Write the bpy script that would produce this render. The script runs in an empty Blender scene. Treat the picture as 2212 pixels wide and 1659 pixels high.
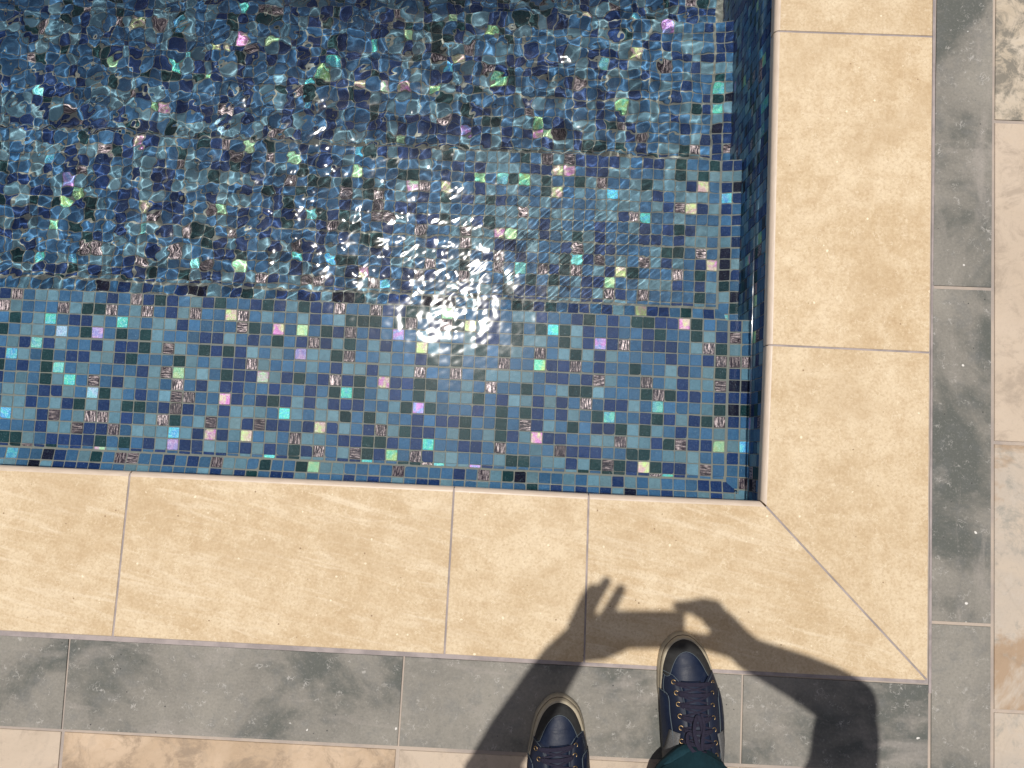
import bpy, bmesh, math, random
import numpy as np
from mathutils import Vector, Matrix, Quaternion
sc = bpy.context.scene
col = sc.collection
rng = random.Random(7)
R = math.radians

# ------------------------------------------------------------ camera, world, sun, exposure
SUNV = Vector((-.090, .171, 1.0)).normalized()
cam = bpy.data.cameras.new('camera'); co = bpy.data.objects.new('camera', cam); col.objects.link(co)
CAMP = Vector((-.43742, .06872, 1.50864))
CM = Matrix(((.9987985, -.0464345, .0156665), (.0475602, .9955452, -.0814117), (-.0118164, .0820590, .9965574)))
co.matrix_world = Matrix.Translation(CAMP) @ CM.to_4x4()
cam.sensor_width = 36; cam.lens = 36 * 1790 / 2212
cam.clip_start = .01; cam.clip_end = 200
sc.camera = co
w = bpy.data.worlds.new('World'); sc.world = w; w.use_nodes = True
nt = w.node_tree; bg = nt.nodes['Background']
sky = nt.nodes.new('ShaderNodeTexSky'); sky.sky_type = 'NISHITA'; sky.sun_disc = False; sky.dust_density = 3.5; sky.air_density = .7; sky.ozone_density = .4
sky.sun_elevation = math.asin(SUNV.z); sky.sun_rotation = math.atan2(SUNV.x, SUNV.y)
nt.links.new(sky.outputs[0], bg.inputs[0]); bg.inputs[1].default_value = .055
sd = bpy.data.lights.new('sun', 'SUN'); sd.energy = 3.9; sd.angle = R(.53); sd.color = (1, .955, .89)
so = bpy.data.objects.new('sun', sd); col.objects.link(so)
so.rotation_euler = SUNV.to_track_quat('Z', 'Y').to_euler(); so.location = (0, 0, 5)
try: sd.cycles.is_caustics_light = True
except Exception: pass
sc.view_settings.view_transform = 'Standard'; sc.view_settings.look = 'None'
sc.view_settings.exposure = .0; sc.view_settings.gamma = 1
sc.render.engine = 'CYCLES'
sc.cycles.use_denoising = True
sc.cycles.max_bounces = 10; sc.cycles.transmission_bounces = 8; sc.cycles.glossy_bounces = 4; sc.cycles.diffuse_bounces = 4
sc.cycles.sample_clamp_indirect = 6; sc.cycles.blur_glossy = 0

# ------------------------------------------------------------ helpers
def tag(o, label=None, cat=None, group=None, kind=None):
    if label: o['label'] = label
    if cat: o['category'] = cat
    if group: o['group'] = group
    if kind: o['kind'] = kind
    return o
def empty(name, loc=(0, 0, 0), rz=0):
    o = bpy.data.objects.new(name, None); col.objects.link(o); o.location = loc; o.rotation_euler = (0, 0, rz)
    o.empty_display_size = .05
    return o
def mesh(name, V, F, mats, parent=None, mi=None, smooth=False, loc=None, rz=0):
    me = bpy.data.meshes.new(name); me.from_pydata([tuple(v) for v in V], [], [tuple(f) for f in F])
    for m in (mats if isinstance(mats, (list, tuple)) else [mats]): me.materials.append(m)
    if mi is not None: me.polygons.foreach_set('material_index', mi)
    me.polygons.foreach_set('use_smooth', [smooth] * len(F)); me.update()
    o = bpy.data.objects.new(name, me); col.objects.link(o)
    if parent: o.parent = parent
    if loc is not None: o.location = loc; o.rotation_euler = (0, 0, rz)
    return o

class NT:
    def __init__(s, name):
        s.m = bpy.data.materials.new(name); s.m.use_nodes = True; s.t = s.m.node_tree; s.t.nodes.clear()
        s.out = s.n('ShaderNodeOutputMaterial')
    def n(s, typ, **kw):
        nd = s.t.nodes.new(typ)
        for k, v in kw.items(): setattr(nd, k, v)
        return nd
    def l(s, a, b): s.t.links.new(a, b)
    def set(s, sock, v):
        if isinstance(v, bpy.types.NodeSocket): s.l(v, sock)
        elif hasattr(sock.default_value, '__len__') and not hasattr(v, '__len__'): sock.default_value = (v, v, v, 1)[:len(sock.default_value)]
        elif hasattr(v, '__len__') and len(v) == 3 and len(sock.default_value) == 4: sock.default_value = (*v, 1)
        else: sock.default_value = v
    def math(s, op, a, b=0., c=None, clamp=False):
        nd = s.n('ShaderNodeMath', operation=op, use_clamp=clamp); s.set(nd.inputs[0], a); s.set(nd.inputs[1], b)
        if c is not None: s.set(nd.inputs[2], c)
        return nd.outputs[0]
    def mix(s, f, a, b, blend='MIX'):
        nd = s.n('ShaderNodeMix', data_type='RGBA', blend_type=blend); s.set(nd.inputs[0], f); s.set(nd.inputs[6], a); s.set(nd.inputs[7], b)
        return nd.outputs[2]
    def ramp(s, v, lo, hi, a=0., b=1.):
        nd = s.n('ShaderNodeMapRange', clamp=True); s.set(nd.inputs[0], v); nd.inputs[1].default_value = lo; nd.inputs[2].default_value = hi
        nd.inputs[3].default_value = a; nd.inputs[4].default_value = b; return nd.outputs[0]
    def noise(s, vec, scale, detail=2, rough=.5, dist=0., color=False):
        nd = s.n('ShaderNodeTexNoise'); s.l(vec, nd.inputs['Vector']); nd.inputs['Scale'].default_value = scale
        nd.inputs['Detail'].default_value = detail; nd.inputs['Roughness'].default_value = rough; nd.inputs['Distortion'].default_value = dist
        return nd.outputs['Color' if color else 'Fac']
    def voro(s, vec, scale, feature='F1', out='Distance', rnd=1.):
        nd = s.n('ShaderNodeTexVoronoi', feature=feature); s.l(vec, nd.inputs['Vector']); nd.inputs['Scale'].default_value = scale
        nd.inputs['Randomness'].default_value = rnd
        return nd.outputs[out]
    def vmul(s, vec, v):
        nd = s.n('ShaderNodeVectorMath', operation='MULTIPLY'); s.l(vec, nd.inputs[0]); nd.inputs[1].default_value = v; return nd.outputs[0]
    def vadd(s, a, b):
        nd = s.n('ShaderNodeVectorMath', operation='ADD'); s.l(a, nd.inputs[0]); s.set(nd.inputs[1], b); return nd.outputs[0]
    def objvec(s):
        tc = s.n('ShaderNodeTexCoord').outputs['Object']; oi = s.n('ShaderNodeObjectInfo').outputs['Random']
        k = s.math('MULTIPLY', oi, 37.)
        cb = s.n('ShaderNodeCombineXYZ'); s.l(k, cb.inputs[0]); s.l(s.math('MULTIPLY', oi, 91.), cb.inputs[1]); s.l(k, cb.inputs[2])
        return s.vadd(tc, cb.outputs[0])
    def bsdf(s, color, rough=.6, metal=0., bump=None, bstr=.3, bdist=.001, spec=.5, coat=0., **kw):
        b = s.n('ShaderNodeBsdfPrincipled'); s.set(b.inputs['Base Color'], color); s.set(b.inputs['Roughness'], rough); s.set(b.inputs['Metallic'], metal)
        b.inputs['Specular IOR Level'].default_value = spec; b.inputs['Coat Weight'].default_value = coat
        for k, v in kw.items(): s.set(b.inputs[k.replace('_', ' ')], v)
        if bump is not None:
            bn = s.n('ShaderNodeBump'); bn.inputs['Strength'].default_value = bstr; bn.inputs['Distance'].default_value = bdist
            s.l(bump, bn.inputs['Height']); s.l(bn.outputs[0], b.inputs['Normal'])
        s.l(b.outputs[0], s.out.inputs[0]); return s.m

# ------------------------------------------------------------ materials
def travertine(name, veins, streak_ang=0.):
    t = NT(name); v = t.objvec()
    mp = t.n('ShaderNodeMapping'); mp.inputs['Rotation'].default_value = (0, 0, R(streak_ang)); t.l(v, mp.inputs['Vector'])
    vs = t.vmul(mp.outputs[0], (3.6, 34, 3))
    big = t.noise(v, 7, 6, .62, .4); mid = t.noise(v, 26, 6, .66, .3); fine = t.noise(v, 210, 4, .7)
    st = t.noise(vs, 1.6, 6, .62, .8)
    c = t.mix(t.ramp(big, .40, .60), (.625, .500, .335), (.535, .405, .250))
    c = t.mix(t.math('MULTIPLY', t.ramp(mid, .48, .72), .62), c, (.46, .325, .185))
    c = t.mix(t.math('MULTIPLY', t.ramp(mid, .50, .30), .5), c, (.70, .58, .41))
    c = t.mix(t.math('MULTIPLY', t.ramp(st, .52, .70), veins), c, (.74, .635, .475))
    c = t.mix(t.math('MULTIPLY', t.ramp(st, .46, .34), veins * .6), c, (.48, .335, .185))
    c = t.mix(t.math('MULTIPLY', t.ramp(fine, .50, .66), .42), c, (.36, .235, .125))
    c = t.mix(t.math('MULTIPLY', t.ramp(fine, .46, .3), .35), c, (.80, .67, .46))
    # thin pale shell worms
    wv = t.vadd(v, t.vmul(t.noise(v, 40, 3, .6, color=True), (.03, .03, 0)))
    wd = t.voro(t.vmul(wv, (1, 1, .2)), 150, 'DISTANCE_TO_EDGE')
    wm = t.math('MULTIPLY', t.ramp(wd, .09, .03), t.ramp(t.noise(v, 60, 3, .6), .54, .64))
    c = t.mix(t.math('MULTIPLY', wm, .38), c, (.80, .70, .52))
    # pale fossils, dark pin holes
    f = t.voro(t.vadd(v, t.vmul(t.noise(v, 90, 2, .5, color=True), (.006, .006, 0))), 52)
    fm = t.math('MULTIPLY', t.ramp(f, .13, .09), t.ramp(t.noise(v, 31, 1), .60, .63))
    c = t.mix(t.math('MULTIPLY', fm, .8), c, (.88, .78, .58))
    h = t.voro(t.vadd(v, t.vmul(t.noise(v, 120, 2, .5, color=True), (.004, .004, 0))), 47)
    hm = t.math('MULTIPLY', t.ramp(h, .085, .06), t.ramp(t.noise(v, 23, 1), .56, .60))
    c = t.mix(t.math('MULTIPLY', hm, .85), c, (.20, .115, .055))
    oi = t.n('ShaderNodeObjectInfo').outputs['Random']
    c = t.mix(t.math('MULTIPLY', oi, .14), c, (.47, .375, .25))
    sp = t.noise(v, 3.1, 5, .6, 1.2)
    c = t.mix(t.math('MULTIPLY', t.ramp(sp, .54, .64), .34), c, (.455, .330, .195))
    bmp = t.math('SUBTRACT', t.math('MULTIPLY', fine, .5), hm)
    return t.bsdf(c, .62, bump=bmp, bstr=.25, bdist=.0006, spec=.3)
def slate(name, ang=0.):
    t = NT(name); v = t.objvec()
    mp = t.n('ShaderNodeMapping'); mp.inputs['Rotation'].default_value = (0, 0, R(ang)); t.l(v, mp.inputs['Vector'])
    vs = t.vmul(mp.outputs[0], (4, 16, 4))
    big = t.noise(v, 4.2, 6, .62, .35); mid = t.noise(v, 30, 6, .7, .3); fine = t.noise(v, 230, 4, .7); st = t.noise(vs, 1.5, 5, .6, .5)
    c = t.mix(t.ramp(big, .38, .62), (.262, .245, .212), (.172, .163, .143))
    c = t.mix(t.math('MULTIPLY', t.ramp(big, .52, .62), .85), c, (.085, .093, .084))
    c = t.mix(t.math('MULTIPLY', t.ramp(mid, .5, .75), .5), c, (.145, .15, .15))
    c = t.mix(t.math('MULTIPLY', t.ramp(st, .56, .72), .55), c, (.33, .30, .27))
    pal = t.noise(v, 8, 6, .7, .3)
    c = t.mix(t.math('MULTIPLY', t.ramp(pal, .58, .74), .6), c, (.34, .31, .28))
    c = t.mix(t.math('MULTIPLY', t.ramp(fine, .5, .7), .3), c, (.09, .095, .095))
    c = t.mix(t.math('MULTIPLY', t.ramp(fine, .46, .3), .25), c, (.36, .35, .33))
    wv = t.vadd(v, t.vmul(t.noise(v, 45, 3, .6, color=True), (.03, .03, 0)))
    wd = t.voro(t.vmul(wv, (1, 1, .2)), 150, 'DISTANCE_TO_EDGE')
    wm = t.math('MULTIPLY', t.ramp(wd, .09, .03), t.ramp(t.noise(v, 55, 3, .6), .58, .68))
    c = t.mix(t.math('MULTIPLY', wm, .5), c, (.50, .48, .45))
    f = t.voro(t.vadd(v, t.vmul(t.noise(v, 90, 2, .5, color=True), (.006, .006, 0))), 44)
    fm = t.math('MULTIPLY', t.ramp(f, .12, .085), t.ramp(t.noise(v, 29, 1), .655, .68))
    c = t.mix(fm, c, (.68, .66, .62))
    h = t.voro(v, 60); hm = t.math('MULTIPLY', t.ramp(h, .09, .06), t.ramp(t.noise(v, 21, 1), .58, .62))
    c = t.mix(hm, c, (.05, .05, .05))
    return t.bsdf(c, .7, bump=t.math('ADD', fine, mid), bstr=.25, bdist=.0006, spec=.3)
def flag(name, base, alt, dark, amt, thr=.5, rust=0):
    t = NT(name); v = t.objvec()
    big = t.noise(v, 5, 6, .65, .6); mid = t.noise(v, 18, 8, .72, .5); fine = t.noise(v, 190, 4, .7)
    c = t.mix(t.ramp(big, .4, .65), base, alt)
    c = t.mix(t.math('MULTIPLY', t.ramp(mid, thr, thr + .12), amt), c, dark)
    m2 = t.noise(v, 34, 6, .7, .6)
    c = t.mix(t.math('MULTIPLY', t.ramp(m2, .53, .62), amt * .7), c, tuple(x * 1.15 for x in alt))
    c = t.mix(t.math('MULTIPLY', t.ramp(fine, .54, .72), .25), c, tuple(x * .6 for x in base))
    cr = t.voro(t.vadd(v, t.vmul(t.noise(v, 9, 4, .6, color=True), (.12, .12, 0))), 5, 'DISTANCE_TO_EDGE')
    c = t.mix(t.math('MULTIPLY', t.ramp(cr, .02, .008), .35 * max(0, amt - .5)), c, (.22, .19, .16))
    if rust: c = t.mix(t.math('MULTIPLY', t.ramp(t.noise(v, 4.5, 6, .7, .5), .54, .62), .75), c, (.34, .225, .135))
    return t.bsdf(c, .75, bump=t.math('ADD', mid, t.math('MULTIPLY', fine, .4)), bstr=.4, bdist=.001, spec=.25)
M_TRAVB = travertine('travertine_veined', .62, 11); M_TRAVP = travertine('travertine_plain', .30, 10); M_TRAVR = travertine('travertine_clouded', .12, 88)
t = NT('travertine_edge'); v = t.objvec()
M_EDGE = t.bsdf(t.mix(t.ramp(t.noise(t.vmul(v, (5, 5, 60)), 8, 5, .6), .35, .7), (.57, .47, .375), (.49, .395, .31)), .45, spec=.45)
M_SLATE = slate('slate', 0); M_SLATEV = slate('slate_upright', 90)
M_FPINK = flag('flagstone_pale', (.52, .430, .340), (.455, .370, .285), (.35, .285, .225), .7, .49)
M_FMOT = flag('flagstone_mottled', (.56, .43, .31), (.42, .31, .21), (.30, .225, .16), .9, .47)
M_FGREY = flag('flagstone_grey_pale', (.50, .42, .335), (.42, .37, .315), (.27, .26, .23), .75, .52, 1)
M_FRUST = flag('flagstone_rusty', (.38, .28, .19), (.47, .38, .29), (.25, .22, .18), .8, .5)
M_FDARK = flag('flagstone_dark_mottled', (.56, .49, .40), (.44, .37, .28), (.19, .175, .145), .95, .44)
t = NT('mortar'); v = t.objvec()
M_MORT = t.bsdf(t.mix(t.ramp(t.noise(v, 12, 4, .6), .4, .6), (.33, .285, .255), (.43, .36, .30)), .9, bump=t.noise(v, 400, 3), bstr=.5)
t = NT('mortar_cool'); v = t.objvec()
M_MORTC = t.bsdf(t.mix(t.ramp(t.noise(v, 30, 4, .6), .4, .6), (.27, .235, .23), (.36, .31, .30)), .9, bump=t.noise(v, 400, 3), bstr=.5)
t = NT('black_sealant'); M_BLACK = t.bsdf((.012, .012, .014), .4)

def tilemat(name, kind):
    t = NT(name); a = t.n('ShaderNodeAttribute', attribute_name='col').outputs['Color']; b = t.n('ShaderNodeAttribute', attribute_name='col2').outputs['Color']
    geo = t.n('ShaderNodeNewGeometry').outputs['Position']; uv = t.n('ShaderNodeUVMap').outputs[0]
    if kind == 'glass':
        n = t.noise(geo, 330, 3, .8); n2 = t.noise(geo, 90, 3, .6)
        c = t.mix(t.ramp(n, .53, .70, 0, .8), a, t.mix(.17, a, (.45, .62, .72)))
        c = t.mix(t.ramp(n, .47, .30, 0, .45), c, t.mix(.6, a, (.0, .01, .04)))
        c = t.mix(t.ramp(n2, .55, .35, 0, .25), c, t.mix(.5, a, (.0, .0, .02)))
        sp = t.ramp(t.voro(geo, 420), .20, .10)
        sp = t.math('MULTIPLY', sp, t.ramp(t.noise(geo, 160, 2), .55, .68))
        c = t.mix(sp, c, (.62, .74, .84))
        return t.bsdf(c, t.ramp(n, .3, .7, .25, .45), bump=t.math('ADD', n, t.math('MULTIPLY', n2, 2.)), bstr=.35, bdist=.0006, spec=.07)
    if kind == 'irid':
        n = t.noise(geo, 62, 3, .6, .5); g = t.noise(geo, 800, 2, .8)
        c = t.mix(t.ramp(n, .40, .60), a, b)
        c = t.mix(t.ramp(g, .42, .62, .40, 0), c, t.mix(.72, c, (.05, .10, .12)))
        c = t.mix(t.ramp(g, .54, .68, 0, .75), c, (.97, .98, .95))  # near-white glitter highlights painted into the base colour
        return t.bsdf(c, .38, metal=.3, bump=g, bstr=.6, bdist=.0008, spec=.3)
    # copper veined
    n = t.noise(t.vmul(uv, (6, .7, 1)), 1.5, 3, .7, .2); g = t.noise(geo, 400, 3, .75)
    f = t.math('ADD', t.math('MULTIPLY', n, .75), t.math('MULTIPLY', g, .25))
    c = t.mix(t.ramp(f, .47, .60), a, b)
    return t.bsdf(c, .33, metal=t.ramp(f, .47, .60, 0, .3), bump=f, bstr=.8, bdist=.001, spec=.15)
M_TG = tilemat('glass_tile', 'glass'); M_TI = tilemat('iridescent_tile', 'irid'); M_TC = tilemat('copper_tile', 'copper')
t = NT('tile_grout'); v = t.n('ShaderNodeNewGeometry').outputs['Position']
c = t.mix(t.ramp(t.noise(v, 14, 4, .6), .4, .62), (.32, .30, .265), (.35, .31, .255))
c = t.mix(t.ramp(t.noise(v, 55, 4, .7), .60, .74, 0, .5), c, (.20, .14, .09))
M_GR = t.bsdf(c, .85, bump=t.noise(v, 300, 3), bstr=.4, bdist=.001, spec=.3)
# the same mosaic as a pattern, for the pool beyond what the picture shows
t = NT('distant_mosaic'); v = t.n('ShaderNodeNewGeometry').outputs['Position']
v = t.vadd(v, (.0031, .0047, .0053))
sn = t.n('ShaderNodeVectorMath', operation='SNAP'); t.l(v, sn.inputs[0]); sn.inputs[1].default_value = (.0242, .0242, .0242)
wn = t.n('ShaderNodeTexWhiteNoise', noise_dimensions='3D'); t.l(sn.outputs[0], wn.inputs['Vector'])
cr = t.n('ShaderNodeValToRGB'); cr.color_ramp.interpolation = 'CONSTANT'; t.l(wn.outputs['Value'], cr.inputs[0])
el = cr.color_ramp.elements; el[0].position = 0; el[0].color = (.070, .176, .325, 1); el[1].position = .38; el[1].color = (.205, .335, .405, 1)
for p_, c_ in ((.63, (.020, .052, .172)), (.84, (.011, .052, .058)), (.94, (.30, .2, .2)), (.97, (.3, .7, .55))): q_ = el.new(p_); q_.color = (*c_, 1)
M_MOS = t.bsdf(cr.outputs[0], .4, spec=.1)
# water: smooth dielectric surface
t = NT('pool_water_surface')
fr = t.n('ShaderNodeFresnel'); fr.inputs[0].default_value = 1.333
rf = t.n('ShaderNodeBsdfRefraction'); rf.inputs['Roughness'].default_value = 0; rf.inputs['IOR'].default_value = 1.333; rf.inputs['Color'].default_value = (.90, .98, 1, 1)
gl = t.n('ShaderNodeBsdfAnisotropic'); gl.inputs['Roughness'].default_value = .014
gl2 = t.n('ShaderNodeBsdfAnisotropic'); gl2.inputs['Roughness'].default_value = .10
mg = t.n('ShaderNodeMixShader'); mg.inputs[0].default_value = .24; t.l(gl.outputs[0], mg.inputs[1]); t.l(gl2.outputs[0], mg.inputs[2])
mx = t.n('ShaderNodeMixShader'); t.l(fr.outputs[0], mx.inputs[0]); t.l(rf.outputs[0], mx.inputs[1]); t.l(mg.outputs[0], mx.inputs[2])
t.l(mx.outputs[0], t.out.inputs[0]); M_WATER = t.m
def plain(name, c, rough=.5, metal=0., nscale=0, spec=.5, amt=.3, bstr=.2, **kw):
    t = NT(name)
    if nscale:
        v = t.n('ShaderNodeTexCoord').outputs['Object']; n = t.noise(v, nscale, 4, .65)
        return t.bsdf(t.mix(t.ramp(n, .35, .7, 0, amt), c, tuple(x * .45 for x in c)), rough, metal, bump=n, bstr=bstr, bdist=.001, spec=spec, **kw)
    return t.bsdf(c, rough, metal, spec=spec, **kw)

# ------------------------------------------------------------ levels
ZW = -.121
Z = [-.161, -.310, -.460, -.612]        # treads of three steps, then the floor
EY = [.354, .7225, 1.0900]              # front edges
XW = .010; YW = -.010; PT = .0242
CI = .043; CH = .0150                   # cove run and rise

# ------------------------------------------------------------ mosaic
PAL = {'b': (.070, .176, .325), 'l': (.205, .335, .405), 'n': (.020, .052, .172), 'g': (.011, .052, .058), 'k': (.010, .011, .032), 'c': (.036, .020, .036)}
IR = {'C': [((.06, .55, .72), (.10, .80, .55)), ((.04, .38, .85), (.12, .75, .85)), ((.20, .75, .60), (.12, .5, .65))],
      'Y': [((.62, .85, .25), (.20, .80, .50)), ((.75, .85, .30), (.85, .45, .45)), ((.40, .80, .42), (.70, .85, .40))],
      'P': [((.85, .22, .62), (.90, .75, .40)), ((.85, .30, .80), (.30, .40, .85)), ((.85, .35, .60), (.55, .85, .45))],
      'V': [((.38, .30, .75), (.70, .35, .70)), ((.45, .55, .80), (.30, .65, .75))]}
def rkind(rr, dark=False):
    u = rr.random()
    for k, p in (('b', .38), ('l', .24), ('n', .225), ('g', .085), ('c', .042), ('Y', .012), ('C', .012), ('P', .007), ('V', .003)):
        if u < p: return k
        u -= p
    return 'b'
class Mosaic:
    def __init__(s, seed): s.V = []; s.F = []; s.MI = []; s.C = []; s.C2 = []; s.UV = []; s.rr = random.Random(seed)
    def quad(s, P, mi=3):
        b = len(s.V); s.V += [tuple(p) for p in P]; s.F.append((b, b + 1, b + 2, b + 3)); s.MI.append(mi)
        s.C += [(0, 0, 0, 1)] * 4; s.C2 += [(0, 0, 0, 1)] * 4; s.UV += [(0, 0)] * 4
    def tile(s, c, u, v, n, hu, hv, kind, shape=0):
        rr = s.rr
        hu = hu + rr.uniform(-.00025, .00025); hv = hv + rr.uniform(-.00025, .00025)
        a = rr.gauss(0, .010); cu, cv = rr.gauss(0, .00022), rr.gauss(0, .00022)
        ux = (u[0] * math.cos(a) + v[0] * math.sin(a), u[1] * math.cos(a) + v[1] * math.sin(a), u[2] * math.cos(a) + v[2] * math.sin(a))
        vx = (v[0] * math.cos(a) - u[0] * math.sin(a), v[1] * math.cos(a) - u[1] * math.sin(a), v[2] * math.cos(a) - u[2] * math.sin(a))
        tu, tv = rr.gauss(0, .012), rr.gauss(0, .012)
        def P(p, q, h):
            h = h + p * tu + q * tv
            return tuple(c[i] + ux[i] * (p + cu) + vx[i] * (q + cv) + n[i] * h for i in range(3))
        # rounded square outline, 3 points per corner
        b = len(s.V); ring = []
        for (sx, sy) in ((-1, -1), (1, -1), (1, 1), (-1, 1)):
            r_ = rr.uniform(.0007, .0018) if rr.random() > .06 else rr.uniform(.003, .006)
            jx, jy = rr.gauss(0, .00018), rr.gauss(0, .00018)
            pts = [(0, r_), (r_ * .29, r_ * .29), (r_, 0)]
            if sx * sy > 0: pass
            else: pts = pts[::-1]
            for (dx, dy) in pts: ring.append((sx * (hu - dx) + jx, sy * (hv - dy) + jy))
        N = len(ring)
        bev = .0007
        for h, k in ((-.0006, 0), (.0005, 0), (.0011, bev)):
            for (x, y) in ring:
                f = 1 - k / hu
                s.V.append(P(x * f, y * f, h))
        for lv in (0, 1):
            for i in range(N):
                j = (i + 1) % N; s.F.append((b + lv * N + i, b + lv * N + j, b + (lv + 1) * N + j, b + (lv + 1) * N + i))
        s.F.append(tuple(b + 2 * N + i for i in range(N)))
        rot = rr.random() < .75
        if kind in PAL:
            base = PAL[kind]; k = math.exp(rr.gauss(0, .13)); hsh = rr.gauss(0, .05)
            cc = (base[0] * k * (1 + hsh), base[1] * k, base[2] * k * (1 - hsh * .6), 1)
            c2 = cc; mi = 0
            if kind == 'c':
                mi = 2; q = rr.uniform(.25, 1); c2 = (.95 * q, .68 * q, .66 * q, 1)
        else:
            p, q = rr.choice(IR[kind]); k = rr.uniform(.7, 1.15)
            if rr.random() < .4: p, q = q, p
            cc = tuple(x * k for x in p) + (1,); c2 = tuple(x * k for x in q) + (1,); mi = 1
        off = (rr.random() * 50, rr.random() * 50)
        nf = 2 * N + 1; nl = 8 * N + N
        s.MI += [mi] * nf; s.C += [cc] * nl; s.C2 += [c2] * nl
        s.UV += [off] * (8 * N)
        for (x, y) in ring:
            p, q = x / (2 * hu), y / (2 * hv)
            s.UV.append((off[0] + (p if rot else q), off[1] + (q if rot else p)))
    def sheet(s, o, u, v, nu, nv, kinds=None, ps=(PT, PT), gap=.0021, us=None, vs=None, darkfn=None):
        """tiles on plane o + u*i + v*j; us/vs optional centre lists"""
        u = Vector(u).normalized(); v = Vector(v).normalized(); n = u.cross(v).normalized(); o = Vector(o)
        for i in range(nu):
            wob = s.rr.gauss(0, .0002)
            for j in range(nv):
                cu = us[i] if us else (i + .5) * ps[0]
                cv = vs[j] if vs else (j + .5) * ps[1]
                c = o + u * cu + v * (cv + wob)
                k = kinds(i, j, c) if kinds else rkind(s.rr)
                if k is None: continue
                s.tile(tuple(c), tuple(u), tuple(v), tuple(n), (ps[0] - gap) / 2, (ps[1] - gap) / 2, k)
    def build(s, name, parent):
        me = bpy.data.meshes.new(name); me.from_pydata(s.V, [], s.F)
        for m in (M_TG, M_TI, M_TC, M_GR, M_MOS): me.materials.append(m)
        me.polygons.foreach_set('material_index', s.MI)
        for nm, d in (('col', s.C), ('col2', s.C2)):
            at = me.attributes.new(nm, 'FLOAT_COLOR', 'CORNER'); at.data.foreach_set('color', np.array(d, dtype=np.float32).ravel())
        uv = me.uv_layers.new(name='UVMap'); uv.data.foreach_set('uv', np.array(s.UV, dtype=np.float32).ravel())
        me.update()
        o = bpy.data.objects.new(name, me); col.objects.link(o); o.parent = parent
        return o

# tile colours of the top step, read off the photograph: rows from the front edge back, columns left to right
SA = ["ncbllbblbnbc","clbbbclggcbl","bgblCbnnlbCl","gbllbVbgVbgb","blnCnlbbnlnn","nClbgbnnllng","gbnbgCblbbbb","nblbglCbcbnl","bllbnnlbVglb","bllnblnglnlg","bCllncblcclnX","bbbbnllcnncb","bgglbnnnngbg"]
SB = ["ngnblngbbng","cbnlcbbYcbl","bllnbbbbcgb","glbbbnnlbnb","glclbgngnlb","bbbglblnncl","nlcYllbgnnP","blbcbnlnnbb","nblccbbPnbn","gbncnblnlll","blcgblcblnc","lllClnPnlYb","bnlVnnllbnl"]
SC = ["nlgnncbbcnn","bblnblgggbg","PbYbgncbnbP","gbncnlgblnb","lbVllgcbblb","bbblbnllnlb","lngbncngbPn","nbbnbgCgbln","gnlnlnnnbbl","bClbllgbglb","nnbnYnlbncl","lbcllbnnggn","nbgncblcgnY"]
SD = ["gglYbbbnblln","cbncgYlnbgbg","blnlblnnbgll","bYlbglgbglbc","bngbgbbbcbbY","lcbbcbgllllb","nggbblbcbbgb","bglbllgbnlln","gPgbbbnbgbgn","bnbnngbbgbcn","gnnblgblgnlP","bnCbbnnbcbbl","bcnllbbblggb"]
SE = ["bbngbnbggnnP","Cglnbnbbngbb","bglnPncbnnnb","blglnlbbbbnb","nncbnbbgbbln","nnbnclbbcbln","blgglbbbgcgn","lnbcbnnlbCbb","bnlbgCbbngnl","lbgbnnglglbn","nnbbllcllngc","bcnnnbbggbll","llnlgcgnYgnn"]
SF = ["gbb","gln","lcg","bnc","blg","llc","nbn","blg","ngc","bbl","nnY","lbb","lcb"]
TOP = [a[:12] + b + c + d + e + f for a, b, c, d, e, f in zip(SA, SB, SC, SD, SE, SF)]
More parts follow.
